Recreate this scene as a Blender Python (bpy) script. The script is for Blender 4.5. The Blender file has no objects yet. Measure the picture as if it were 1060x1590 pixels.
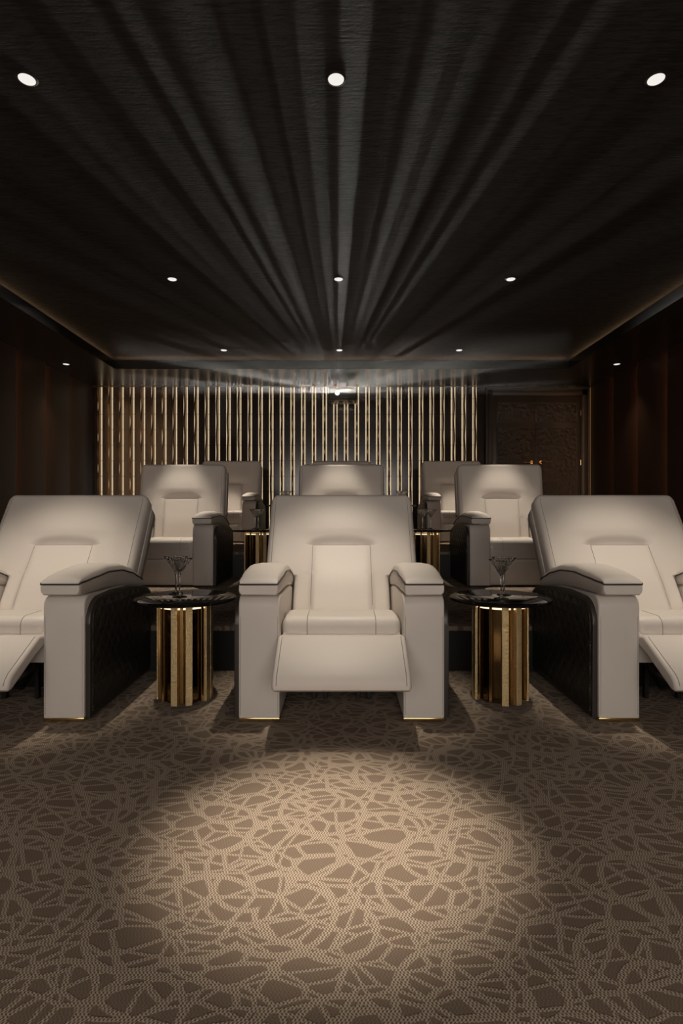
import bpy, bmesh, math, random
from mathutils import Vector, Matrix
PI = math.pi
random.seed(7)
S = bpy.context.scene
COL = S.collection

# ------------------------------------------------------------------ helpers
def link(o, parent=None):
    COL.objects.link(o)
    if parent is not None:
        o.parent = parent
    return o

def obj(name, bm, m, parent=None, sharp=35, smooth=True):
    me = bpy.data.meshes.new(name)
    bmesh.ops.recalc_face_normals(bm, faces=bm.faces)
    bm.to_mesh(me); bm.free()
    if smooth:
        me.shade_smooth()
        me.set_sharp_from_angle(angle=math.radians(sharp))
    if m is not None:
        me.materials.append(m)
    return link(bpy.data.objects.new(name, me), parent)

def thing(name, label, cat, loc=(0, 0, 0), rotz=0, group=None):
    o = bpy.data.objects.new(name, None)
    o.empty_display_size = 0.1
    link(o); o.location = loc; o.rotation_euler = (0, 0, rotz)
    return tag(o, label, cat, group)

def tag(o, label, cat, group=None):
    o['label'] = label; o['category'] = cat
    if group: o['group'] = group
    return o

def struct(o):
    o['kind'] = 'structure'
    return o

def dup(root, loc, rotz=None, label=None):
    r = root.copy(); COL.objects.link(r); r.location = loc
    if rotz is not None: r.rotation_euler = (0, 0, rotz)
    if label: r['label'] = label
    for ch in list(root.children):
        c = ch.copy(); COL.objects.link(c); c.parent = r
        for g in list(ch.children):
            d = g.copy(); COL.objects.link(d); d.parent = c
    return r

def add_box(bm, x0, x1, y0, y1, z0, z1, r=0.0, seg=3):
    v = [bm.verts.new(p) for p in ((x0,y0,z0),(x1,y0,z0),(x1,y1,z0),(x0,y1,z0),(x0,y0,z1),(x1,y0,z1),(x1,y1,z1),(x0,y1,z1))]
    fs = [bm.faces.new([v[i] for i in q]) for q in ((3,2,1,0),(4,5,6,7),(0,1,5,4),(1,2,6,5),(2,3,7,6),(3,0,4,7))]
    if r > 0:
        es = list({e for f in fs for e in f.edges})
        bmesh.ops.bevel(bm, geom=es, offset=r, segments=seg, profile=0.5, affect='EDGES', clamp_overlap=True)

def box(x0, x1, y0, y1, z0, z1, r=0.0, seg=3):
    bm = bmesh.new(); add_box(bm, x0, x1, y0, y1, z0, z1, r, seg); return bm

def prism(pts, x0, x1, r=0.0, seg=3, axis='x'):
    """polygon of (y,z) points extruded along x"""
    bm = bmesh.new()
    a = [bm.verts.new((x0, p[0], p[1])) for p in pts]
    b = [bm.verts.new((x1, p[0], p[1])) for p in pts]
    n = len(pts)
    fa = bm.faces.new(a); fb = bm.faces.new(b[::-1])
    for i in range(n):
        bm.faces.new((a[i], a[(i+1) % n], b[(i+1) % n], b[i]))
    bmesh.ops.recalc_face_normals(bm, faces=bm.faces)
    if r > 0:
        es = list(set(fa.edges) | set(fb.edges))
        bmesh.ops.bevel(bm, geom=es, offset=r, segments=seg, profile=0.5, affect='EDGES', clamp_overlap=True)
    return bm

def add_tube(bm, pts, rad, n=8, cap=True):
    pts = [Vector(p) for p in pts]
    rings = []
    for i, p in enumerate(pts):
        d = (pts[min(i+1, len(pts)-1)] - pts[max(i-1, 0)]).normalized()
        up = Vector((0, 0, 1)) if abs(d.z) < 0.9 else Vector((0, 1, 0))
        u = d.cross(up).normalized(); w = d.cross(u)
        rr = rad[i] if isinstance(rad, (list, tuple)) else rad
        rings.append([bm.verts.new(p + rr*(math.cos(2*PI*k/n)*u + math.sin(2*PI*k/n)*w)) for k in range(n)])
    for a, b in zip(rings, rings[1:]):
        for k in range(n):
            bm.faces.new((a[k], a[(k+1) % n], b[(k+1) % n], b[k]))
    if cap:
        bm.faces.new(rings[0][::-1]); bm.faces.new(rings[-1])

def tube(pts, rad, n=8):
    bm = bmesh.new(); add_tube(bm, pts, rad, n); return bm

def lathe(prof, n=48, mod=None):
    """prof: (r,z) list, closed outline if it starts/ends on axis; mod(r,z,ang)->r"""
    bm = bmesh.new(); rings = []
    for r, z in prof:
        if r < 1e-6:
            rings.append([bm.verts.new((0, 0, z))])
        else:
            ring = []
            for k in range(n):
                a = 2*PI*k/n
                if mod: rr, zz = mod(r, z, a)
                else: rr, zz = r, z
                ring.append(bm.verts.new((rr*math.cos(a), rr*math.sin(a), zz)))
            rings.append(ring)
    for a, b in zip(rings, rings[1:]):
        for k in range(n):
            k2 = (k+1) % n
            if len(a) == 1 and len(b) > 1: bm.faces.new((a[0], b[k], b[k2]))
            elif len(b) == 1 and len(a) > 1: bm.faces.new((a[k], a[k2], b[0]))
            elif len(a) > 1: bm.faces.new((a[k], a[k2], b[k2], b[k]))
    return bm

def sst(a, b, x):
    t = max(0.0, min(1.0, (x-a)/(b-a))); return t*t*(3-2*t)

def arc(cy, cz, r, a0, a1, n):
    return [(cy + r*math.cos(a0+(a1-a0)*i/n), cz + r*math.sin(a0+(a1-a0)*i/n)) for i in range(n+1)]

def interp(tab, x):
    if x <= tab[0][0]: return tab[0][1:]
    for p, q in zip(tab, tab[1:]):
        if x <= q[0]:
            t = (x-p[0])/(q[0]-p[0]); t = t*t*(3-2*t)*0.5 + t*0.5
            return tuple(a+(b-a)*t for a, b in zip(p[1:], q[1:]))
    return tab[-1][1:]

# ------------------------------------------------------------------ materials
class NT:
    def __init__(s, name):
        s.m = bpy.data.materials.new(name); s.m.use_nodes = True
        s.t = s.m.node_tree; s.b = s.t.nodes['Principled BSDF']
    def n(s, ty, **kw):
        nd = s.t.nodes.new(ty)
        for k, v in kw.items(): setattr(nd, k, v)
        return nd
    def l(s, a, b): s.t.links.new(a, b)
    def math(s, op, a, b=None, c=None):
        nd = s.n('ShaderNodeMath', operation=op)
        for i, v in enumerate((a, b, c)):
            if v is None: continue
            if isinstance(v, (int, float)): nd.inputs[i].default_value = v
            else: s.l(v, nd.inputs[i])
        return nd.outputs[0]
    def mix(s, f, a, b):
        nd = s.n('ShaderNodeMix', data_type='RGBA')
        if isinstance(f, (int, float)): nd.inputs[0].default_value = f
        else: s.l(f, nd.inputs[0])
        for i, v in ((6, a), (7, b)):
            if isinstance(v, tuple): nd.inputs[i].default_value = v
            else: s.l(v, nd.inputs[i])
        return nd.outputs[2]
    def step(s, v, a, b, inv=False):
        nd = s.n('ShaderNodeMapRange', interpolation_type='SMOOTHSTEP')
        s.l(v, nd.inputs[0]); nd.inputs[1].default_value = a; nd.inputs[2].default_value = b
        nd.inputs[3].default_value = 1.0 if inv else 0.0; nd.inputs[4].default_value = 0.0 if inv else 1.0
        return nd.outputs[0]
    def coord(s, rot=(0,0,0), scale=(1,1,1), out='Object'):
        tc = s.n('ShaderNodeTexCoord'); mp = s.n('ShaderNodeMapping')
        s.l(tc.outputs[out], mp.inputs[0]); mp.inputs['Rotation'].default_value = rot; mp.inputs['Scale'].default_value = scale
        return mp.outputs[0]
    def noise(s, vec, scale, detail=3, rough=0.5):
        nd = s.n('ShaderNodeTexNoise'); nd.inputs['Scale'].default_value = scale
        nd.inputs['Detail'].default_value = detail; nd.inputs['Roughness'].default_value = rough
        s.l(vec, nd.inputs['Vector']); return nd.outputs[0]
    def bump(s, h, strength, dist=0.01):
        nd = s.n('ShaderNodeBump'); nd.inputs['Strength'].default_value = strength; nd.inputs['Distance'].default_value = dist
        s.l(h, nd.inputs['Height']); s.l(nd.outputs[0], s.b.inputs['Normal'])
    def set(s, col=None, rough=None, metal=None, spec=None, **kw):
        if col is not None: s.b.inputs['Base Color'].default_value = (*col, 1)
        if rough is not None: s.b.inputs['Roughness'].default_value = rough
        if metal is not None: s.b.inputs['Metallic'].default_value = metal
        if spec is not None: s.b.inputs['Specular IOR Level'].default_value = spec
        for k, v in kw.items(): s.b.inputs[k.replace('_', ' ')].default_value = v
        return s

def c4(*c): return (c[0], c[1], c[2], 1.0)

def m_leather():
    k = NT('cream_leather').set(rough=0.5, spec=0.35)
    v = k.coord()
    n1 = k.noise(v, 3.0, 3); n2 = k.noise(v, 420.0, 2)
    k.l(k.mix(k.math('MULTIPLY', n1, 0.5), c4(0.60, 0.545, 0.495), c4(0.555, 0.505, 0.455)), k.b.inputs['Base Color'])
    k.bump(n2, 0.12, 0.001)
    return k.m

def m_plain(name, col, rough=0.5, metal=0.0, spec=0.5, nscale=40, bump=0.0):
    k = NT(name).set(col, rough, metal, spec)
    v = k.coord(); n = k.noise(v, nscale, 3)
    k.l(k.mix(n, c4(*[x*0.85 for x in col]), c4(*[x*1.12 for x in col])), k.b.inputs['Base Color'])
    if bump: k.bump(n, bump, 0.002)
    return k.m

def m_quilt():
    k = NT('quilted_black_leather').set((0.011, 0.0095, 0.0085), 0.42, 0, 0.45)
    tc = k.n('ShaderNodeTexCoord'); sp = k.n('ShaderNodeSeparateXYZ'); k.l(tc.outputs['Object'], sp.inputs[0])
    y, z = sp.outputs[1], sp.outputs[2]
    def dia(sgn):
        a = k.math('ADD', k.math('MULTIPLY', y, 1/0.085), k.math('MULTIPLY', z, sgn/0.105))
        return k.math('ABSOLUTE', k.math('SUBTRACT', k.math('FRACT', a), 0.5))
    d1, d2 = dia(1), dia(-1)
    mn = k.math('MINIMUM', k.math('SUBTRACT', 0.5, d1), k.math('SUBTRACT', 0.5, d2))
    hgt = k.math('POWER', k.math('MULTIPLY', mn, 2.0), 0.5)
    line = k.step(mn, 0.012, 0.03, True)
    k.l(k.mix(line, c4(0.011, 0.0095, 0.0085), c4(0.035, 0.03, 0.026)), k.b.inputs['Base Color'])
    k.bump(hgt, 0.8, 0.006)
    return k.m

def m_carpet():
    k = NT('patterned_carpet').set(rough=0.95, spec=0.1)
    tc = k.n('ShaderNodeTexCoord'); base = tc.outputs['Object']
    nz = k.n('ShaderNodeTexNoise'); nz.inputs['Scale'].default_value = 2.2; nz.inputs['Detail'].default_value = 1.0
    k.l(base, nz.inputs['Vector'])
    sub = k.n('ShaderNodeVectorMath', operation='SUBTRACT'); k.l(nz.outputs['Color'], sub.inputs[0]); sub.inputs[1].default_value = (0.5, 0.5, 0.5)
    scl = k.n('ShaderNodeVectorMath', operation='SCALE'); k.l(sub.outputs[0], scl.inputs[0]); scl.inputs['Scale'].default_value = 0.16
    add = k.n('ShaderNodeVectorMath', operation='ADD'); k.l(base, add.inputs[0]); k.l(scl.outputs[0], add.inputs[1])
    warped = add.outputs[0]
    def edges(rot, sc, w0, w1, off):
        mp = k.n('ShaderNodeMapping'); k.l(warped, mp.inputs[0])
        mp.inputs['Rotation'].default_value = (0, 0, rot); mp.inputs['Scale'].default_value = sc; mp.inputs['Location'].default_value = (off, off*0.7, 0)
        vo = k.n('ShaderNodeTexVoronoi', feature='DISTANCE_TO_EDGE', voronoi_dimensions='2D'); vo.inputs['Scale'].default_value = 1.0
        k.l(mp.outputs[0], vo.inputs['Vector'])
        return k.step(vo.outputs['Distance'], w0, w1, True)
    def rings(rot, sc, r0, wd, off):
        mp = k.n('ShaderNodeMapping'); k.l(base, mp.inputs[0])
        mp.inputs['Rotation'].default_value = (0, 0, rot); mp.inputs['Scale'].default_value = (sc, sc, sc); mp.inputs['Location'].default_value = (off, off, 0)
        vo = k.n('ShaderNodeTexVoronoi', feature='F1', voronoi_dimensions='2D'); vo.inputs['Scale'].default_value = 1.0
        k.l(mp.outputs[0], vo.inputs['Vector'])
        d = k.math('ABSOLUTE', k.math('SUBTRACT', vo.outputs['Distance'], r0))
        return k.step(d, wd*0.6, wd*1.4, True)
    e1 = edges(0.5, (8.6, 13.5, 1), 0.015, 0.115, 3.1)
    e2 = edges(-0.75, (7.8, 13.2, 1), 0.015, 0.105, 8.7)
    r1 = rings(0.2, 3.0, 0.42, 0.028, 1.3)
    r2 = rings(1.1, 3.7, 0.36, 0.032, 5.9)
    e3 = edges(0.05, (5.4, 5.0, 1), 0.005, 0.05, 14.3)
    mask = k.math('MAXIMUM', k.math('MAXIMUM', e3, k.math('MAXIMUM', e1, e2)), k.math('MAXIMUM', r1, r2))
    # loop pile: staggered knit rows
    sp = k.n('ShaderNodeSeparateXYZ'); k.l(base, sp.inputs[0])
    xx = k.math('MULTIPLY', sp.outputs[0], 2*PI/0.0082); yy = k.math('MULTIPLY', sp.outputs[1], 2*PI/0.0125)
    st = k.math('MULTIPLY', k.math('SINE', k.math('ADD', xx, k.math('MULTIPLY', k.math('SINE', k.math('MULTIPLY', yy, 0.5)), 1.4))), k.math('SINE', yy))
    fine = k.noise(base, 330.0, 2, 0.6)
    big = k.noise(base, 1.6, 2)
    rag = k.noise(base, 95.0, 3, 0.65)
    knit = k.math('ADD', k.math('MULTIPLY', st, k.math('MULTIPLY', rag, 0.85)), 0.5)
    mask = k.step(k.math('ADD', mask, k.math('MULTIPLY', k.math('SUBTRACT', k.noise(base, 160.0, 2, 0.6), 0.5), 0.9)), 0.2, 0.8)
    dark = k.mix(k.math('ADD', k.math('MULTIPLY', fine, 0.6), k.math('MULTIPLY', knit, 0.4)), c4(0.07, 0.051, 0.038), c4(0.27, 0.203, 0.152))
    lite = k.mix(k.step(knit, 0.15, 0.75), c4(0.10, 0.076, 0.056), c4(0.45, 0.362, 0.279))
    col = k.mix(mask, dark, lite)
    col = k.mix(k.math('MULTIPLY', big, 0.25), col, c4(0.12, 0.085, 0.06))
    k.l(col, k.b.inputs['Base Color'])
    h = k.math('ADD', k.math('MULTIPLY', k.math('MULTIPLY', knit, mask), 0.7), k.math('ADD', k.math('MULTIPLY', mask, 0.5), k.math('MULTIPLY', fine, 0.5)))
    k.bump(h, 0.5, 0.0025)
    return k.m

def m_ceiling():
    k = NT('woven_dark_ceiling').set(rough=0.75, spec=0.25)
    v = k.coord(scale=(9, 75, 1)); n = k.noise(v, 1.0, 4, 0.65)
    v2 = k.coord(scale=(40, 75, 1)); n2 = k.noise(v2, 1.0, 2)
    f = k.step(n, 0.35, 0.65)
    k.l(k.mix(f, c4(0.009, 0.0075, 0.0065), c4(0.03, 0.024, 0.021)), k.b.inputs['Base Color'])
    k.bump(k.math('ADD', n, k.math('MULTIPLY', n2, 0.5)), 0.5, 0.006)
    return k.m

def m_emit(name, col, strength, joints=0.0):
    m = bpy.data.materials.new(name); m.use_nodes = True; t = m.node_tree
    t.nodes.remove(t.nodes['Principled BSDF'])
    e = t.nodes.new('ShaderNodeEmission'); e.inputs[0].default_value = (*col, 1); e.inputs[1].default_value = strength
    if joints:
        tc = t.nodes.new('ShaderNodeTexCoord'); sp = t.nodes.new('ShaderNodeSeparateXYZ'); t.links.new(tc.outputs['Object'], sp.inputs[0])
        a = t.nodes.new('ShaderNodeMath'); a.operation = 'MULTIPLY'; t.links.new(sp.outputs[2], a.inputs[0]); a.inputs[1].default_value = 1/joints
        f = t.nodes.new('ShaderNodeMath'); f.operation = 'FRACT'; t.links.new(a.outputs[0], f.inputs[0])
        g = t.nodes.new('ShaderNodeMath'); g.operation = 'GREATER_THAN'; t.links.new(f.outputs[0], g.inputs[0]); g.inputs[1].default_value = 0.035
        h = t.nodes.new('ShaderNodeMath'); h.operation = 'MULTIPLY_ADD'; t.links.new(g.outputs[0], h.inputs[0]); h.inputs[1].default_value = strength*0.6; h.inputs[2].default_value = strength*0.4
        t.links.new(h.outputs[0], e.inputs[1])
    t.links.new(e.outputs[0], t.nodes['Material Output'].inputs[0])
    return m

def m_wood(name, c1, c2, rough=0.35, spec=0.5):
    k = NT(name).set(rough=rough, spec=spec)
    v = k.coord(scale=(14, 14, 1.0)); n = k.noise(v, 2.0, 4, 0.6)
    k.l(k.mix(n, c4(*c1), c4(*c2)), k.b.inputs['Base Color'])
    k.bump(n, 0.08, 0.002)
    return k.m

def m_hammered():
    k = NT('hammered_brass').set(rough=0.3, metal=1.0)
    v = k.coord(scale=(1, 1, 0.8)); n = k.noise(v, 110.0, 3, 0.6); n2 = k.noise(v, 420.0, 2)
    k.l(k.mix(n, c4(0.60, 0.43, 0.20), c4(0.98, 0.76, 0.43)), k.b.inputs['Base Color'])
    k.l(k.math('MULTIPLY_ADD', n, 0.25, 0.25), k.b.inputs['Roughness'])
    k.bump(k.math('ADD', n, k.math('MULTIPLY', n2, 0.6)), 0.8, 0.006)
    return k.m

def m_carved():
    k = NT('carved_door_panel').set(rough=0.42, spec=0.5)
    v = k.coord(scale=(1, 1, 1)); 
    nz = k.n('ShaderNodeTexVoronoi', feature='SMOOTH_F1'); nz.inputs['Scale'].default_value = 17.0; k.l(v, nz.inputs['Vector'])
    n2 = k.noise(v, 26.0, 4, 0.7)
    h = k.math('ADD', nz.outputs['Distance'], k.math('MULTIPLY', n2, 0.6))
    k.l(k.mix(n2, c4(0.018, 0.013, 0.009), c4(0.075, 0.053, 0.034)), k.b.inputs['Base Color'])
    k.bump(h, 1.0, 0.03)
    return k.m

def m_glass():
    k = NT('cut_crystal').set((1, 1, 1), 0.02)
    k.b.inputs['Transmission Weight'].default_value = 1.0; k.b.inputs['IOR'].default_value = 1.4
    v = k.coord(); k.l(k.math('MULTIPLY_ADD', k.noise(v, 60, 2), 0.03, 0.005), k.b.inputs['Roughness'])
    return k.m

LEA = m_leather()
SEAM = m_plain('leather_seam', (0.26, 0.225, 0.195), 0.6)
PIPE = m_plain('dark_piping', (0.022, 0.014, 0.010), 0.45)
QUILT = m_quilt()
BLACK = m_plain('black_steel', (0.006, 0.006, 0.006), 0.5, 0.2)
DARKTRIM = m_plain('dark_leather_trim', (0.03, 0.023, 0.019), 0.4)
BRASS = m_plain('polished_brass', (0.80, 0.56, 0.25), 0.18, 1.0)
HAMMER = m_hammered()
MIRROR = m_plain('dark_bronze_mirror', (0.26, 0.18, 0.09), 0.08, 1.0)
GLOSSTOP = m_plain('black_lacquer', (0.006, 0.005, 0.005), 0.06, 0.0, 0.7, 6)
GLASS = m_glass()
CARPET = m_carpet()
CEIL = m_ceiling()
SOFFIT = m_plain('satin_dark_soffit', (0.012, 0.0105, 0.0095), 0.26, 0.0, 0.6, 5)
PANEL = m_wood('glossy_dark_panel', (0.020, 0.012, 0.008), (0.032, 0.020, 0.014), 0.17, 0.6)
WALLWOOD = m_wood('dark_red_wood', (0.040, 0.017, 0.009), (0.064, 0.029, 0.016), 0.38, 0.4)
RIB = m_plain('dark_bronze_rib', (0.15, 0.095, 0.044), 0.28, 0.7)
DOORWOOD = m_wood('dark_door_wood', (0.024, 0.016, 0.010), (0.045, 0.030, 0.020), 0.4, 0.5)
CARVED = m_carved()
LED = m_emit('warm_light_strip', (1.0, 0.76, 0.48), 0.66, 0.27)
LEDDIM = m_emit('dim_amber_strip', (1.0, 0.48, 0.18), 0.16)
RINGGLOW = m_emit('table_glint_ring', (1.0, 0.78, 0.5), 1.7)
COVE = m_emit('cove_strip', (1.0, 0.62, 0.32), 6.0)
FIN = m_emit('amber_fin_strip', (1.0, 0.56, 0.28), 9.0)
LAMPGLASS = m_emit('lamp_diffuser', (1.0, 0.95, 0.89), 0.9)
LENS = m_emit('projector_lens_glow', (1.0, 0.97, 0.93), 1.1)

# ------------------------------------------------------------------ dimensions
RISE = 0.28
ROWY = (2.646, 5.30, 7.93)          # front face of each row of chairs
STEP1, STEP2, BACKY = 3.50, 6.13, 9.66
WX = 4.39                            # side walls
SOFZ, TRAYZ = 3.19, 3.37
TRX, TRY = 3.47, 8.48
FRONTY = -3.2
PX = 1.72                            # chair pitch

# ------------------------------------------------------------------ setting
struct(obj('floor', box(-WX-0.2, WX+0.2, FRONTY, STEP1, -0.1, 0.0), CARPET, smooth=False))
bmq = bmesh.new(); add_box(bmq, -WX-0.2, WX+0.2, STEP1, BACKY, -0.1, RISE, 0.008, 2)
struct(obj('floor_middle', bmq, CARPET))
bmq = bmesh.new(); add_box(bmq, -WX-0.2, WX+0.2, STEP2, BACKY, RISE, 2*RISE, 0.008, 2)
struct(obj('floor_rear', bmq, CARPET))

struct(obj('ceiling', box(-TRX-0.3, TRX+0.3, FRONTY, TRY+0.3, TRAYZ, TRAYZ+0.08), CEIL, smooth=False))
bm = bmesh.new()
LIP = TRAYZ-0.05
add_box(bm, -WX-0.2, -TRX, FRONTY, BACKY+0.1, SOFZ, LIP)
add_box(bm, TRX, WX+0.2, FRONTY, BACKY+0.1, SOFZ, LIP)
add_box(bm, -TRX, TRX, TRY, BACKY+0.1, SOFZ, LIP)
struct(obj('ceiling_soffit', bm, SOFFIT, smooth=False))
# closing strip behind the shadow gap
bm = bmesh.new()
for q in ((-TRX-0.32, -TRX-0.28, FRONTY, TRY+0.32), (TRX+0.28, TRX+0.32, FRONTY, TRY+0.32), (-TRX-0.32, TRX+0.32, TRY+0.28, TRY+0.32)):
    add_box(bm, q[0], q[1], q[2], q[3], LIP-0.01, TRAYZ+0.05)
struct(obj('trim_1', bm, SOFFIT, smooth=False))

struct(obj('trim_2', box(-WX, WX, STEP1-0.012, STEP1+0.01, 0.0, RISE-0.03), BLACK, smooth=False))
struct(obj('trim_3', box(-WX, WX, STEP2-0.012, STEP2+0.01, RISE, 2*RISE-0.03), BLACK, smooth=False))
# light hidden in the gap between soffit and ceiling
for q in ((-TRX-0.12, -TRX-0.10, 1.0, TRY+0.1), (TRX+0.10, TRX+0.12, 1.0, TRY+0.1), (-TRX, TRX, TRY+0.10, TRY+0.12)):
    struct(obj('light_strip', box(q[0], q[1], q[2], q[3], LIP, LIP+0.008), COVE, bpy.data.objects['ceiling_soffit'], smooth=False))

# back wall with ribs and light strips
wb = struct(obj('wall_back', box(-WX-0.2, WX+0.2, BACKY, BACKY+0.15, 0.0, SOFZ), PANEL, smooth=False))
SLX0, SLX1 = -4.365, 2.375
NP = 36
pitch = (2.345 - (-4.365))/NP
ZB, ZT = 2*RISE, SOFZ-0.012
def rib_bm(phase):
    bm = bmesh.new(); n = 120; prev = None; hw = 0.0145
    for i in range(n+1):
        z = ZB + (ZT-ZB)*i/n
        p = 0.076 + 0.024*math.sin(2*PI*z/0.54 + phase)
        cur = [bm.verts.new(c) for c in ((-hw, 0, z), (-hw, -p+0.004, z), (-hw+0.004, -p, z), (hw-0.004, -p, z), (hw, -p+0.004, z), (hw, 0, z))]
        if prev:
            for a in range(5): bm.faces.new((prev[a], prev[a+1], cur[a+1], cur[a]))
        else:
            bm.faces.new(cur)
        prev = cur
    bm.faces.new(prev[::-1])
    return bm
ribs, strips = [], []
for ph in (0.0, PI):
    r = obj('rib', rib_bm(ph), RIB, wb); ribs.append(r)
st0 = obj('light_strip', box(-0.0095, 0.0095, -0.006, 0.004, ZB, ZT, 0.0), LED, wb, smooth=False)
first = [True, True]; firsts = True
for i in range(NP+1):
    x = -4.365 + 0.0 + pitch*i
    if i > 0:
        if first[i % 2]: r = ribs[i % 2]; first[i % 2] = False
        else:
            r = ribs[i % 2].copy(); COL.objects.link(r); r.parent = wb
        r.location = (x-0.028, BACKY, 0)
    for dx in ((0.0,) if i == 0 else (-0.056, 0.0)):
        if firsts: s_ = st0; firsts = False
        else:
            s_ = st0.copy(); COL.objects.link(s_); s_.parent = wb
        s_.location = (x+dx, BACKY, 0)
obj('cornice', box(-WX, SLX1+0.02, BACKY-0.018, BACKY+0.01, SOFZ-0.010, SOFZ+0.01), RIB, wb, smooth=False)
obj('light_strip', box(4.325, 4.36, BACKY-0.012, BACKY+0.01, ZB, SOFZ-0.02), LEDDIM, wb, smooth=False)

# side walls: saw-tooth panels, a strip hidden behind each step
def side_wall(name, sg):
    w = struct(obj(name, box(min(sg*(WX+0.05), sg*(WX+0.2)), max(sg*(WX+0.05), sg*(WX+0.2)), FRONTY, BACKY, 0.0, SOFZ), WALLWOOD, smooth=False))
    ys = [BACKY - 0.01 + 0.0]
    y = 8.84
    edges = [BACKY, 8.84, 8.12, 7.38]
    while edges[-1] > FRONTY + 0.7: edges.append(edges[-1]-0.72)
    for far, near in zip(edges, edges[1:]):
        bm = bmesh.new()
        a, b = WX+0.02, WX-0.055            # near end recessed, far end proud
        pts = [(sg*(WX+0.06), near), (sg*a, near), (sg*b, far-0.012), (sg*(b+0.004), far), (sg*(WX+0.06), far)]
        lo = [bm.verts.new((p[0], p[1], 0.0)) for p in pts]; hi = [bm.verts.new((p[0], p[1], SOFZ)) for p in pts]
        bm.faces.new(lo); bm.faces.new(hi[::-1])
        for i in range(5): bm.faces.new((lo[i], lo[(i+1) % 5], hi[(i+1) % 5], hi[i]))
        obj('wall_panel', bm, WALLWOOD, w)
        if far < BACKY-0.1 and far > 5.0:
            x0 = sg*(WX-0.035)
            obj('light_strip', box(min(x0, x0+sg*0.02), max(x0, x0+sg*0.02), far-0.002, far+0.006, 0.3, SOFZ-0.01), FIN, w, smooth=False)
    return w
side_wall('wall_left', -1)
side_wall('wall_right', 1)
struct(obj('wall_front', box(-WX-0.2, WX+0.2, FRONTY-0.1, FRONTY, 0.0, TRAYZ+0.1), PANEL, smooth=False))

# double door
dr = thing('door_1', None, None) if False else bpy.data.objects.new('door_1', None)
link(dr); dr.location = (3.395, BACKY, 2*RISE); struct(dr)
DT = 3.016-2*RISE
bm = bmesh.new()
for (w0, w1, d) in ((0.76, 0.90, 0.055), (0.77, 0.84, 0.075), (0.865, 0.90, 0.085)):
    add_box(bm, -w1, -w0, -d, 0.0, 0.0, DT+(w1-0.76), 0.006, 2)
    add_box(bm, w0, w1, -d, 0.0, 0.0, DT+(w1-0.76), 0.006, 2)
    add_box(bm, -w1, w1, -d, 0.0, DT+(w0-0.76), DT+(w1-0.76), 0.006, 2)
obj('door_frame', bm, DOORWOOD, dr)
def leaf(sg):
    x0, x1 = (-0.757, -0.022) if sg < 0 else (-0.018, 0.757)
    lf = obj('door_leaf', box(x0, x1, -0.035, 0.0, 0.01, DT-0.004, 0.003, 2), DOORWOOD, dr)
    xi0, xi1 = x0+0.075, x1-0.075
    if sg > 0: xi0 = x0+0.015
    else: xi1 = x1-0.015
    for z0, z1 in ((DT-0.44, DT-0.13), (0.16, DT-0.56)):
        obj('carved_panel', box(xi0, xi1, -0.047, -0.03, z0, z1, 0.006, 2), CARVED, lf)
        bm = bmesh.new()
        for q in ((xi0-0.018, xi0, z0-0.018, z1+0.018), (xi1, xi1+0.018, z0-0.018, z1+0.018), (xi0, xi1, z1, z1+0.018), (xi0, xi1, z0-0.018, z0)):
            add_box(bm, q[0], q[1], -0.052, -0.03, q[2], q[3], 0.004, 2)
        obj('moulding', bm, DOORWOOD, lf)
    hx = -0.10 if sg < 0 else 0.06
    bm = bmesh.new()
    add_tube(bm, [(hx, -0.03, 1.305), (hx, -0.048, 1.305)], 0.026, 16)
    add_tube(bm, [(hx, -0.04, 1.305), (hx, -0.09, 1.305), (hx+sg*0.02, -0.105, 1.305), (hx+sg*0.17, -0.105, 1.302)], 0.010, 8)
    obj('door_handle', bm, BRASS, lf)
    hxx = sg*0.757
    for hz in (0.35, 1.30, 2.16):
        obj('hinge', tube([(hxx, -0.044, hz-0.045), (hxx, -0.044, hz+0.045)], 0.009, 8), BRASS, lf)
leaf(-1); leaf(1)

# ------------------------------------------------------------------ recliner
L_BACK, WB, WN = 0.853, 0.46, 0.286
def back_w(s):
    w = WN + (WB-WN)*sst(0.255, 0.30, s)
    r = 0.06; q = s-(L_BACK-r)
    if q > 0: w -= r - math.sqrt(max(0, r*r-q*q))
    return w
SC = 0.468
def bulge(x, s):
    b = 0.0
    ax = abs(x)
    q = 1-(x/0.215)**2
    if q > 0 and s > SC:                       # head pad rolls in to the crease above the insert
        h = 0.012 + 0.062*math.sqrt(q)
        b -= 0.030*min(1.0, q*2.2)*(1-sst(0.0, h, s-SC))
    b += 0.014*sst(0.03, 0.12, s-SC)*(1-sst(0.14, 0.36, s-SC))*(1-sst(0.1, 0.36, ax))
    b += 0.004*(1-sst(0.165, 0.185, ax))*(1-sst(-0.010, 0.0, s-SC))
    b += 0.012*math.exp(-((s-0.20)/0.13)**2)*(1-sst(0.1, 0.3, ax))
    if s < SC: b += 0.030*(SC-s)/SC*(1-sst(0.150, 0.205, ax))
    b += 0.010*sst(0.30, 0.42, ax)*(1-sst(0.55, 0.8, s))
    return b
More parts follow.
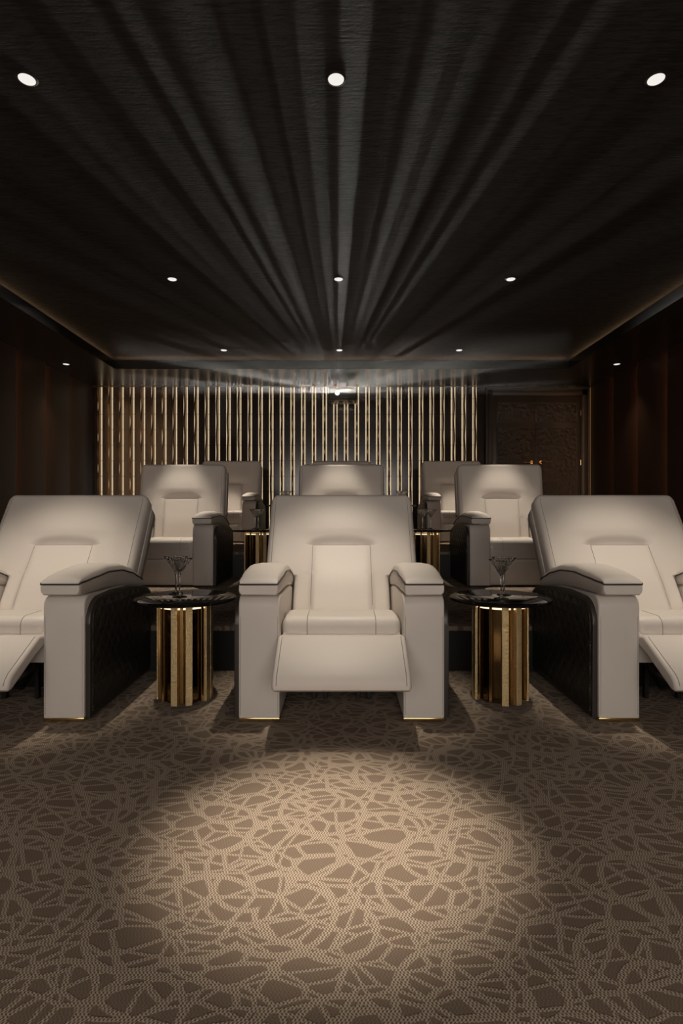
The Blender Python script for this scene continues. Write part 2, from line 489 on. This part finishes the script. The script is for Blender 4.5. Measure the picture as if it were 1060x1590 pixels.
def make_backrest(piv, ang, parent):
    py, pz = piv; sa, ca = math.sin(ang), math.cos(ang)
    def P(x, s, t): return Vector((x, py + s*sa - t*ca, pz + s*ca + t*sa))
    r = 0.032
    us = [math.sin(PI/2*(-1+2*i/72.0)) * 0.35 + (-1+2*i/72.0)*0.65 for i in range(73)]
    ss = [L_BACK*i/92.0 for i in range(90)] + [SC-0.010, SC-0.005, SC-0.001, SC+0.003, SC+0.008, SC+0.013] + [L_BACK-0.022, L_BACK-0.014, L_BACK-0.007, L_BACK-0.003, L_BACK]
    ss = sorted(set(round(s, 5) for s in ss))
    bm = bmesh.new(); F = []; B = []
    for s in ss:
        w = back_w(min(s, L_BACK-0.0015)); rowf = []; rowb = []
        for u in us:
            x = u*w; d = min(w-abs(x), L_BACK-s)
            ed = 0.0
            if d < r: ed = -(r - math.sqrt(max(0.0, r*r-(r-d)**2)))
            rowf.append(bm.verts.new(P(x, s, ed + bulge(x, s)*sst(0.0, 0.05, d)))); rowb.append(bm.verts.new(P(x, s, -0.085)))
        F.append(rowf); B.append(rowb)
    n, m = len(ss), len(us)
    for i in range(n-1):
        for j in range(m-1):
            bm.faces.new((F[i][j], F[i][j+1], F[i+1][j+1], F[i+1][j])); bm.faces.new((B[i][j+1], B[i][j], B[i+1][j], B[i+1][j+1]))
        bm.faces.new((F[i][0], F[i+1][0], B[i+1][0], B[i][0])); bm.faces.new((F[i+1][-1], F[i][-1], B[i][-1], B[i+1][-1]))
    for j in range(m-1):
        bm.faces.new((F[0][j+1], F[0][j], B[0][j], B[0][j+1])); bm.faces.new((F[-1][j], F[-1][j+1], B[-1][j+1], B[-1][j]))
    br = obj('backrest', bm, LEA, parent, sharp=50)
    # rear shell, a little lower and narrower, with a bead between
    bm = bmesh.new()
    def outline(ins, top):
        pts = []
        for i in range(41):
            s = 0.02 + (L_BACK-top-0.02)*i/40.0
            q = s-(L_BACK-top-0.05); w = WN + (WB-WN)*sst(0.255, 0.30, s) - ins
            if q > 0: w -= 0.05 - math.sqrt(max(0, 0.0025-q*q))
            pts.append((w, s))
        return pts
    o = outline(-0.008, 0.040)
    ring = [(w, s) for w, s in o] + [(-w, s) for w, s in o[::-1]]
    lay = []
    for t, k in ((-0.082, 0.992), (-0.092, 1.0), (-0.155, 1.0), (-0.172, 0.975)):
        lay.append([bm.verts.new(P(x*k, (s-0.4)*k+0.4, t)) for x, s in ring])
    nn = len(ring)
    for a, b in zip(lay, lay[1:]):
        for i in range(nn): bm.faces.new((a[i], a[(i+1) % nn], b[(i+1) % nn], b[i]))
    bm.faces.new(lay[0][::-1]); bm.faces.new(lay[-1])
    obj('back_shell', bm, LEA, parent, sharp=50)
    # seams round the insert and along the edges
    for sg in (-1, 1):
        bm = bmesh.new(); add_tube(bm, [P(sg*0.178, 0.06+0.40*i/24, bulge(sg*0.178, 0.06+0.40*i/24)+0.0004) for i in range(25)], 0.0018, 6); obj('seam', bm, SEAM, br)
        bm = bmesh.new(); add_tube(bm, [P(sg*(back_w(s)-0.034), s, bulge(sg*(back_w(s)-0.034), s)*0.8-0.0008) for s in [0.31+0.505*i/30 for i in range(31)]], 0.0017, 6); obj('seam', bm, SEAM, br)
    bm = bmesh.new(); add_tube(bm, [P(-0.178+0.356*i/24, SC-0.003, bulge(-0.178+0.356*i/24, SC-0.003)+0.0005) for i in range(25)], 0.0018, 6)
    obj('seam', bm, SEAM, br)
    return br

PADTAB = [(-0.035, 0.612, 0.658, 0.664), (-0.02, 0.604, 0.664, 0.682), (0.03, 0.602, 0.666, 0.698), (0.12, 0.603, 0.674, 0.714),
          (0.28, 0.600, 0.685, 0.726), (0.45, 0.590, 0.676, 0.716), (0.60, 0.572, 0.646, 0.684), (0.72, 0.552, 0.607, 0.636), (0.775, 0.545, 0.584, 0.592)]
def make_arm(sg, parent, trim):
    xi, xo = 0.295, 0.492
    X = lambda a: sg*a
    lo, hi = min(X(xi), X(xo)), max(X(xi), X(xo))
    prof = [(0.0, 0.016)] + [(0.0, 0.50)] + arc(0.055, 0.545, 0.055, PI, PI/2, 6)[0:] + [(0.45, 0.590), (0.72, 0.556), (0.775, 0.54), (0.775, 0.016)]
    arm = obj('armrest', prism(prof, lo, hi, 0.009, 3), LEA, parent)
    # pad: loft
    ys = [-0.035, -0.032, -0.026, -0.015, 0.0] + [0.0 + 0.76*i/30 for i in range(1, 31)] + [0.768, 0.775]
    bm = bmesh.new(); rings = []; pipe_o = []; pipe_i = []; front = []
    for y in ys:
        zb, zp, zt = interp(PADTAB, y)
        f = 0.80 + 0.20*math.sqrt(max(0, 1-(max(0, -0.0-y)/0.036)**2)) if y < 0 else 1.0
        f = 1.0 - (1-f)*0.35
        hw0 = 0.102 if y > 0.2 else 0.096+0.006*sst(0, 0.2, y)
        cx = 0.392
        hw = hw0*f
        sec = []
        N = 10
        # bottom band, then domed top
        sec.append((cx+hw*0.86, zb)); sec.append((cx+hw*0.965, zb+(zp-zb)*0.18)); sec.append((cx+hw*1.0, zb+(zp-zb)*0.5)); sec.append((cx+hw*0.985, zp-0.006)); sec.append((cx+hw*0.955, zp))
        for i in range(1, N):
            a = PI*i/N
            c = math.cos(a); e = math.copysign(abs(c)**0.62, c)
            sec.append((cx+hw*0.985*e, zp + 0.002 + (zt-zp)*abs(math.sin(a))**0.60))
        sec.append((cx-hw*0.955, zp)); sec.append((cx-hw*0.985, zp-0.006)); sec.append((cx-hw*1.0, zb+(zp-zb)*0.5)); sec.append((cx-hw*0.965, zb+(zp-zb)*0.18)); sec.append((cx-hw*0.86, zb))
        rings.append([bm.verts.new((X(p[0]), y, p[1])) for p in sec])
        pipe_o.append((X(cx+hw*0.985), y, zp)); pipe_i.append((X(cx-hw*0.985), y, zp))
    n = len(rings[0])
    for a, b in zip(rings, rings[1:]):
        for k in range(n): bm.faces.new((a[k], a[(k+1) % n], b[(k+1) % n], b[k]))
    bm.faces.new(rings[0][::-1]); bm.faces.new(rings[-1])
    obj('arm_pad', bm, LEA, arm, sharp=60)
    path = pipe_o[::-1][:-1] + [(pipe_o[0][0], -0.033, pipe_o[0][2]), (pipe_o[0][0]-sg*0.012, -0.037, pipe_o[0][2]+0.0),
            (pipe_i[0][0]+sg*0.012, -0.037, pipe_i[0][2]+0.0), (pipe_i[0][0], -0.033, pipe_i[0][2])] + pipe_i[1:]
    obj('piping', tube(path, 0.0042, 8), PIPE, arm)
    # quilted outer panel with rounded top corner
    pp = [(0.012, 0.012)] + [(0.012, 0.46)] + arc(0.135, 0.46, 0.123, PI, PI/2, 10) + [(0.30, 0.590), (0.5, 0.582), (0.70, 0.560), (0.80, 0.535), (0.86, 0.50), (0.875, 0.44), (0.875, 0.012)]
    lo2, hi2 = min(X(xo-0.004), X(0.515)), max(X(xo-0.004), X(0.515))
    obj('side_panel', prism(pp, lo2, hi2, 0.005, 3), DARKTRIM, arm)
    pq = [(0.036, 0.036)] + [(0.036, 0.46)] + arc(0.135, 0.46, 0.099, PI, PI/2, 10) + [(0.30, 0.565), (0.5, 0.557), (0.70, 0.536), (0.80, 0.511), (0.84, 0.48), (0.852, 0.43), (0.852, 0.036)]
    obj('quilted_panel', prism(pq, min(X(0.51), X(0.518)), max(X(0.51), X(0.518)), 0.003, 2), QUILT, arm)
    obj('foot_trim', box(lo-0.0, hi+0.0, -0.004, 0.30, 0.0, 0.017, 0.003, 2), trim, arm)
    # thin seam down both edges of the column
    for xx in (xi+0.010, xo-0.010):
        obj('seam', tube([(X(xx), 0.0004, 0.03), (X(xx), 0.0004, 0.50)], 0.0012, 6), SEAM, arm)
    return arm

def make_chair(reclined, label):
    t = thing('cinema_recliner', label, 'recliner', group='cream cinema recliners in three rows')
    if reclined:
        make_backrest((0.54, 0.40), math.radians(32), t)
    else:
        make_backrest((0.585, 0.40), math.radians(9), t)
    for sg in (-1, 1): make_arm(sg, t, BRASS if reclined else BLACK)
    zt = 0.490 if reclined else 0.462
    # seat: front bolster and rear cushion
    dz = 0.085 if reclined else -0.012
    seat = obj('seat', prism([(0.22, zt-0.16), (0.22, zt-0.03), (0.245, zt-0.012), (0.30, zt-0.010), (0.36, zt-0.016-dz*0.10), (0.70, zt-0.016-dz), (0.72, zt-0.03-dz), (0.72, zt-0.16-dz)], -0.285, 0.285, 0.028, 5), LEA, t, sharp=60)
    obj('seat_bolster', box(-0.291, 0.291, 0.035, 0.255, zt-0.14, zt, 0.045, 6), LEA, seat, sharp=60)
    for sg in (-1, 1):
        x = sg*0.166
        zz = zt-0.14
        pts = [(x, 0.034, zt-0.12)] + [(x, 0.08-0.045*math.cos(a), zt-0.045+0.045*math.sin(a)) for a in [PI/2*i/8 for i in range(9)]] + [(x, 0.22, zt+0.0002)]
        obj('seam', tube(pts, 0.0019, 6), SEAM, seat)
    obj('seat_front', box(-0.284, 0.284, 0.038, 0.12, 0.268, zt-0.075, 0.006, 3), LEA, t)
    # footrest
    if reclined:
        pts = [(0.05, 0.385), (0.045, 0.405), (-0.026, 0.416), (-0.042, 0.414), (-0.255, 0.300), (-0.276, 0.280), (-0.287, 0.258), (-0.286, 0.240), (-0.274, 0.230), (-0.252, 0.232), (-0.06, 0.335), (0.03, 0.37)]
        fr = obj('footrest', prism(pts, -0.300, 0.300, 0.022, 5), LEA, t, sharp=45)
        for sg in (-1, 1):
            obj('seam', tube([(sg*0.279, y, z+0.0002) for y, z in pts[3:7]], 0.0018, 6), SEAM, fr)
        for sg in (-1, 1):
            for x in (0.235, 0.195):
                bm = bmesh.new()
                add_tube(bm, [(sg*x, -0.20, 0.235), (sg*x, 0.0, 0.16+0.08*(x > 0.2)), (sg*x, 0.22, 0.30)], 0.012, 6)
                obj('footrest_linkage', bm, BLACK, t)
    else:
        fr = obj('footrest', box(-0.288, 0.288, 0.035, 0.075, 0.015, 0.266, 0.006, 3), LEA, t)
    bm = bmesh.new(); add_box(bm, -0.29, 0.29, 0.42, 0.83, 0.03, 0.33, 0.01, 2)
    base = obj('base', bm, BLACK, t)
    for x in (-0.146, -0.086, 0.088, 0.147):
        obj('leg', box(x-0.011, x+0.011, 0.318, 0.345, 0.0, 0.34, 0.002, 1), BLACK, base)
    return t

rowname = ('front', 'middle', 'back')
def chair_label(r, c):
    if r == 0:
        return ('cream leather recliner cut off by the left edge, footrest raised, front row',
                'cream leather recliner with raised footrest, nearest in the middle of the front row',
                'cream leather recliner cut off by the right edge, footrest raised, front row')[c]
    if r == 1:
        return ('upright cream recliner of the middle row, behind the left front recliner',
                'upright cream recliner of the middle row, its top showing over the central front one',
                'upright cream recliner of the middle row, behind the right front recliner and before the door')[c]
    return ('cream recliner of the rear row, half hidden behind the left recliner of the middle row',
            'cream recliner of the rear row, a thin strip of its top below the projector',
            'cream recliner of the rear row, half hidden behind the right recliner of the middle row')[c]
recl = None; upr = None
for r in range(3):
    for c in range(3):
        loc = (PX*(c-1), ROWY[r], RISE*r)
        if r == 0:
            if recl is None: recl = make_chair(True, chair_label(r, c)); recl.location = loc
            else: dup(recl, loc, None, chair_label(r, c))
        else:
            if upr is None: upr = make_chair(False, chair_label(r, c)); upr.location = loc
            else: dup(upr, loc, None, chair_label(r, c))

# ------------------------------------------------------------------ side tables
TOPZ = 0.545
def make_table(label):
    t = thing('side_table', label, 'side table', group='brass pedestal side tables between the recliners')
    prof = [(0, TOPZ-0.022), (0.255, TOPZ-0.022), (0.266, TOPZ-0.018), (0.270, TOPZ-0.011), (0.266, TOPZ-0.004), (0.255, TOPZ), (0, TOPZ)]
    obj('table_top', lathe(prof, 72), GLOSSTOP, t)
    prof = [(0, TOPZ-0.030), (0.153, TOPZ-0.030), (0.158, TOPZ-0.027), (0.158, TOPZ-0.023), (0.153, TOPZ-0.0215), (0, TOPZ-0.0215)]
    obj('collar', lathe(prof, 64), BRASS, t)
    prof = [(0, 0.004), (0.118, 0.004), (0.118, TOPZ-0.03), (0, TOPZ-0.03)]
    obj('pedestal_core', lathe(prof, 64), MIRROR, t)
    obj('glint_ring', lathe([(0.129, 0.494), (0.138, 0.494), (0.138, 0.502), (0.129, 0.502), (0.129, 0.494)], 48), RINGGLOW, t)  # glowing ring added for the gold glints under the collar
    kinds = 'gdtdtggtdtdgtgdtggdtdtgg'
    N = len(kinds)
    for i, kd in enumerate(kinds):
        a = -PI/2 + 2*PI*(i-11.5)/N
        if kd == 'g': w, r1, z0, m = 0.034, 0.148, 0.0, HAMMER
        elif kd == 't': w, r1, z0, m = 0.016, 0.143, 0.010, BRASS
        else: w, r1, z0, m = 0.030, 0.128, 0.006, MIRROR
        bm = box(0.112, r1, -w/2, w/2, z0, TOPZ-0.034, 0.0012, 1)
        bm.transform(Matrix.Rotation(a, 4, 'Z'))
        obj('slat', bm, m, t, smooth=False)
    return t

FL = 22
def make_glass(label):
    t = thing('martini_glass', label, 'glass', group='cut crystal martini glasses on the side tables')
    obj('foot', lathe([(0, 0.0), (0.036, 0.0), (0.038, 0.002), (0.036, 0.004), (0.018, 0.008), (0.007, 0.014), (0, 0.014)], 40,
        lambda r, z, a: (r*(1+0.03*math.cos(FL*a)), z)), GLASS, t)
    obj('stem', lathe([(0, 0.012), (0.0065, 0.012), (0.0045, 0.03), (0.0042, 0.07), (0.0055, 0.10), (0.0085, 0.116), (0.006, 0.124), (0, 0.124)], 16), GLASS, t)
    def md(r, z, a):
        k = 0.11*min(1, r/0.03)
        return (r*(1+k*math.cos(FL*a)*0.7), z + (0.0022*math.cos(FL*a) if z > 0.196 else 0))
    prof = [(0, 0.122), (0.008, 0.123), (0.020, 0.142), (0.040, 0.174), (0.056, 0.198), (0.060, 0.203), (0.0595, 0.205), (0.0565, 0.203), (0.0515, 0.196), (0.036, 0.174), (0.016, 0.145), (0.005, 0.132), (0, 0.131)]
    obj('bowl', lathe(prof, FL*6, md), GLASS, t)
    return t
TY = (2.994, 5.645, 8.28)
TXL = ((-0.842, 0.856), (-0.845, 0.85), (-0.85, 0.85))
tl = {(0, 0): 'brass slatted pedestal table with black round top, left of the central front recliner',
      (0, 1): 'brass slatted pedestal table with black round top, right of the central front recliner',
      (1, 0): 'small black topped brass table of the middle row, left behind the front recliner back',
      (1, 1): 'small black topped brass table of the middle row, right behind the front recliner back',
      (2, 0): 'round table of the rear row, a sliver left of the central backrest',
      (2, 1): 'round table of the rear row, a sliver right of the central backrest'}
gl = {(0, 0, 0): 'cut crystal martini glass on the left front table, the further one of its pair',
      (0, 0, 1): 'cut crystal martini glass on the left front table, the nearer one of its pair',
      (0, 1, 0): 'cut crystal martini glass on the right front table, the further one of its pair',
      (0, 1, 1): 'cut crystal martini glass on the right front table, the nearer one of its pair',
      (1, 0, 0): 'small martini glass on the left table of the middle row, left of its pair',
      (1, 0, 1): 'small martini glass on the left table of the middle row, right of its pair',
      (1, 1, 0): 'small martini glass on the right table of the middle row, right of its pair',
      (1, 1, 1): 'small martini glass on the right table of the middle row, left of its pair',
      (2, 0, 0): 'martini glass of the rear row, rim left of central backrest, first from the left',
      (2, 0, 1): 'martini glass of the rear row, rim left of central backrest, second from the left',
      (2, 1, 0): 'martini glass of the rear row, rim right of central backrest, first from the right',
      (2, 1, 1): 'martini glass of the rear row, rim right of central backrest, second from the right'}
gpos = {(0, 0, 0): (-0.926, 3.10), (0, 0, 1): (-0.866, 2.965), (0, 1, 0): (0.893, 3.045), (0, 1, 1): (0.838, 2.905),
        (1, 0, 0): (-0.888, 5.70), (1, 0, 1): (-0.835, 5.56), (1, 1, 0): (0.915, 5.68), (1, 1, 1): (0.815, 5.57),
        (2, 0, 0): (-0.87, 8.36), (2, 0, 1): (-0.80, 8.22), (2, 1, 0): (0.93, 8.30), (2, 1, 1): (0.86, 8.19)}
tab = None; gls = None
for r in range(3):
    for c in range(2):
        loc = (TXL[r][c], TY[r], RISE*r)
        if tab is None: tab = make_table(tl[(r, c)]); tab.location = loc
        else: dup(tab, loc, 0.04*c+r*0.2, tl[(r, c)])
        for g in range(2):
            p = gpos[(r, c, g)]; loc = (p[0], p[1], RISE*r+TOPZ)
            if gls is None: gls = make_glass(gl[(r, c, g)]); gls.location = loc
            else: dup(gls, loc, g*0.3, gl[(r, c, g)])

# ------------------------------------------------------------------ lamps
def spot(name, loc, power, half_deg, blend, col=(1.0, 0.885, 0.735), size=0.03, target=None):
    ld = bpy.data.lights.new(name, 'SPOT'); ld.energy = power; ld.color = col
    ld.spot_size = math.radians(2*half_deg); ld.spot_blend = blend; ld.shadow_soft_size = size
    o = bpy.data.objects.new(name, ld); link(o); o.location = loc
    if target is not None:
        o.rotation_euler = (Vector(target)-Vector(loc)).to_track_quat('-Z', 'Y').to_euler()
    return o
def make_downlight(label):
    t = thing('downlight', label, 'downlight', group='recessed ceiling downlights')
    obj('trim_ring', lathe([(0.0435, 0.0), (0.0435, -0.004), (0.047, -0.006), (0.053, -0.004), (0.056, 0.0), (0.0435, 0.0)], 48), BLACK, t)
    obj('diffuser', lathe([(0, -0.0005), (0.0432, -0.0005), (0.0432, -0.005), (0.040, -0.0075), (0, -0.0075)], 48), LAMPGLASS, t)
    return t
LY = (3.03, 5.63, 8.10)
dl = None
LXC = -0.03
plc = ('left', 'middle', 'right')
dlab = [['large downlight disc nearest on the left, at the upper left of the ceiling', 'large downlight disc nearest in the middle of the ceiling', 'large downlight disc nearest on the right, at the upper right of the ceiling'],
        ['left downlight of the second ceiling row', 'central downlight of the second ceiling row', 'right downlight of the second ceiling row'],
        ['left downlight of the third, furthest ceiling row', 'central downlight of the third ceiling row, straight above the projector', 'right downlight of the third, furthest ceiling row']]
SPOTP = (258, 265, 280)
for r in range(3):
    for c in range(3):
        loc = (PX*(c-1)+LXC*(c == 1), LY[r], TRAYZ)
        if dl is None: dl = make_downlight(dlab[r][c]); dl.location = loc
        else: dup(dl, loc, None, dlab[r][c])
        spot('downlight_beam', (loc[0], loc[1], TRAYZ-0.03), SPOTP[r], 13.8 if r else 16.2, 0.55 if r else 0.85)
for sg, lb in ((-1, 'downlight in the lowered soffit over the left wall'), (1, 'downlight in the lowered soffit over the right wall')):
    dup(dl, (sg*4.07, 8.19, SOFZ), None, lb)
    spot('soffit_beam', (sg*4.07, 8.19, SOFZ-0.03), 25, 35, 1.0)
# lamps above and before the picture: carpet pool, then side fill
spot('downlight_beam', (-0.02, 1.73, TRAYZ-0.03), 780, 11.4, 1.0)
for x in (-PX, PX):
    spot('downlight_beam', (x, 0.7, TRAYZ-0.03), 62, 40, 1.0)  # wide pair added to brighten the floor, no fixtures
# soft fill added before the front wall, no screen modelled
al = bpy.data.lights.new('front_fill', 'AREA'); al.shape = 'RECTANGLE'; al.size = 4.6; al.size_y = 2.0; al.energy = 146; al.color = (1.0, 0.91, 0.83)
ao = bpy.data.objects.new('front_fill', al); link(ao); ao.location = (0, FRONTY+0.1, 1.75); ao.rotation_euler = (math.radians(90), 0, 0)
ao.rotation_euler = Vector((0, 1, 0)).to_track_quat('-Z', 'Y').to_euler()

# ------------------------------------------------------------------ projector
pj = thing('projector', 'dark ceiling projector with a glowing lens, high on the slatted rear wall', 'projector', (0.02, 9.2, 2.87))
obj('body', box(-0.235, 0.235, 0.0, 0.38, 0.0, 0.19, 0.02, 4), BLACK, pj)
obj('base_plate', box(-0.20, 0.20, 0.02, 0.36, -0.012, 0.004, 0.004, 2), RIB, pj)
obj('mount', box(-0.06, 0.06, 0.14, 0.26, 0.185, SOFZ-2.87+0.001, 0.004, 2), BLACK, pj)
bm = lathe([(0.040, -0.004), (0.040, 0.022), (0.052, 0.022), (0.056, 0.0), (0.056, -0.03), (0.040, -0.03), (0.040, -0.004)], 40)
bm.transform(Matrix.Translation((-0.09, -0.018, 0.098)) @ Matrix.Rotation(PI/2, 4, 'X'))
lr = obj('lens_ring', bm, BLACK, pj)
bm = lathe([(0, -0.004), (0.039, -0.004), (0.037, 0.008), (0.02, 0.016), (0, 0.018)], 40)
bm.transform(Matrix.Translation((-0.09, -0.018, 0.098)) @ Matrix.Rotation(PI/2, 4, 'X'))
obj('lens', bm, LENS, pj)
# beam of the projector: a lamp whose picture splits it into shafts
LP = Vector((-0.07, 9.13, 2.968))
pb = spot('projector_beam', LP, 1.0, 60, 0.5, (1.0, 0.95, 0.88), 0.012, target=(0, FRONTY, 0.31))

pb.data.use_nodes = True
t = pb.data.node_tree; N = t.nodes
em = N['Emission']
tc = N.new('ShaderNodeTexCoord'); sp = N.new('ShaderNodeSeparateXYZ'); t.links.new(tc.outputs['Normal'], sp.inputs[0])
def M(op, a, b=None, c=None):
    nd = N.new('ShaderNodeMath'); nd.operation = op
    for i, v in enumerate((a, b, c)):
        if v is None: continue
        if isinstance(v, (int, float)): nd.inputs[i].default_value = v
        else: t.links.new(v, nd.inputs[i])
    return nd.outputs[0]
# angle in the plane across the beam, measured from straight up
ang = M('ARCTAN2', sp.outputs[0], sp.outputs[1])
cb = N.new('ShaderNodeCombineXYZ'); t.links.new(M('MULTIPLY', ang, 1.0), cb.inputs[0])
def nz1(scale, detail, off):
    nd = N.new('ShaderNodeTexNoise'); nd.noise_dimensions = '1D'
    t.links.new(M('ADD', ang, off), nd.inputs['W']); nd.inputs['Scale'].default_value = scale; nd.inputs['Detail'].default_value = detail
    nd.inputs['Roughness'].default_value = 0.6
    return nd.outputs[0]
def smooth(v, a, b, lo, hi):
    nd = N.new('ShaderNodeMapRange'); nd.interpolation_type = 'SMOOTHSTEP'; t.links.new(v, nd.inputs[0])
    for k, q in enumerate((a, b, lo, hi)): nd.inputs[k+1].default_value = q
    return nd.outputs[0]
broad = smooth(nz1(4.0, 2, 12.9), 0.36, 0.60, 0.30, 1.0)
thin = smooth(nz1(12.0, 4, 6.1), 0.41, 0.57, 0.10, 1.0)
up = smooth(sp.outputs[1], -0.012, 0.006, 0.0, 1.0)
# level drops with ray elevation, shaped to keep the ceiling shafts even
tl_ = math.atan2(LP.z-0.31, LP.y-FRONTY)
sel = M('ADD', M('MULTIPLY', sp.outputs[1], math.cos(tl_)), M('MULTIPLY', sp.outputs[2], math.sin(tl_)))
lev = M('POWER', M('DIVIDE', 0.03, M('MAXIMUM', sel, 0.03)), 2.75)
PROJ = 9000.0
t.links.new(M('MULTIPLY', M('MULTIPLY', M('MULTIPLY', M('MULTIPLY', broad, thin), up), smooth(sel, 0.14, 0.26, 1.0, 0.0)), M('MULTIPLY', lev, PROJ)), em.inputs['Strength'])

# ------------------------------------------------------------------ haze in the air above the seats
HAZE = 0.008
if HAZE:
    hz = obj('hanging_haze', box(-2.7, 2.7, 6.4, 9.1, 2.1, SOFZ-0.01), None, smooth=False)
    tag(hz, 'thin haze in the air under the ceiling carrying the projector shafts', 'haze'); hz['kind'] = 'stuff'
    m = bpy.data.materials.new('thin_haze'); m.use_nodes = True; tt = m.node_tree
    tt.nodes.remove(tt.nodes['Principled BSDF'])
    vs = tt.nodes.new('ShaderNodeVolumeScatter'); vs.inputs['Density'].default_value = HAZE; vs.inputs['Anisotropy'].default_value = 0.0
    vs.inputs['Color'].default_value = (0.95, 0.93, 0.9, 1)
    tt.links.new(vs.outputs[0], tt.nodes['Material Output'].inputs['Volume'])
    hz.data.materials.append(m)

# ------------------------------------------------------------------ world, camera, view
w = bpy.data.worlds.new('World'); S.world = w; w.use_nodes = True
w.node_tree.nodes['Background'].inputs[0].default_value = (0, 0, 0, 1); w.node_tree.nodes['Background'].inputs[1].default_value = 0.0
cd = bpy.data.cameras.new('camera'); cam = bpy.data.objects.new('camera', cd); link(cam)
cam.location = (0, 0, 1.0); cam.rotation_euler = (PI/2, 0, 0)
cd.sensor_fit = 'HORIZONTAL'; cd.sensor_width = 36; cd.lens = 860/1060*36; cd.clip_start = 0.05
S.camera = cam
S.view_settings.view_transform = 'Standard'; S.view_settings.look = 'None'; S.view_settings.gamma = 1; S.view_settings.exposure = 0
S.view_settings.use_curve_mapping = False
cy = S.cycles
cy.use_denoising = True; cy.max_bounces = 16; cy.diffuse_bounces = 3; cy.glossy_bounces = 4; cy.transmission_bounces = 16; cy.volume_bounces = 0
cy.transparent_max_bounces = 8; cy.caustics_reflective = False; cy.caustics_refractive = False; cy.sample_clamp_indirect = 4.0
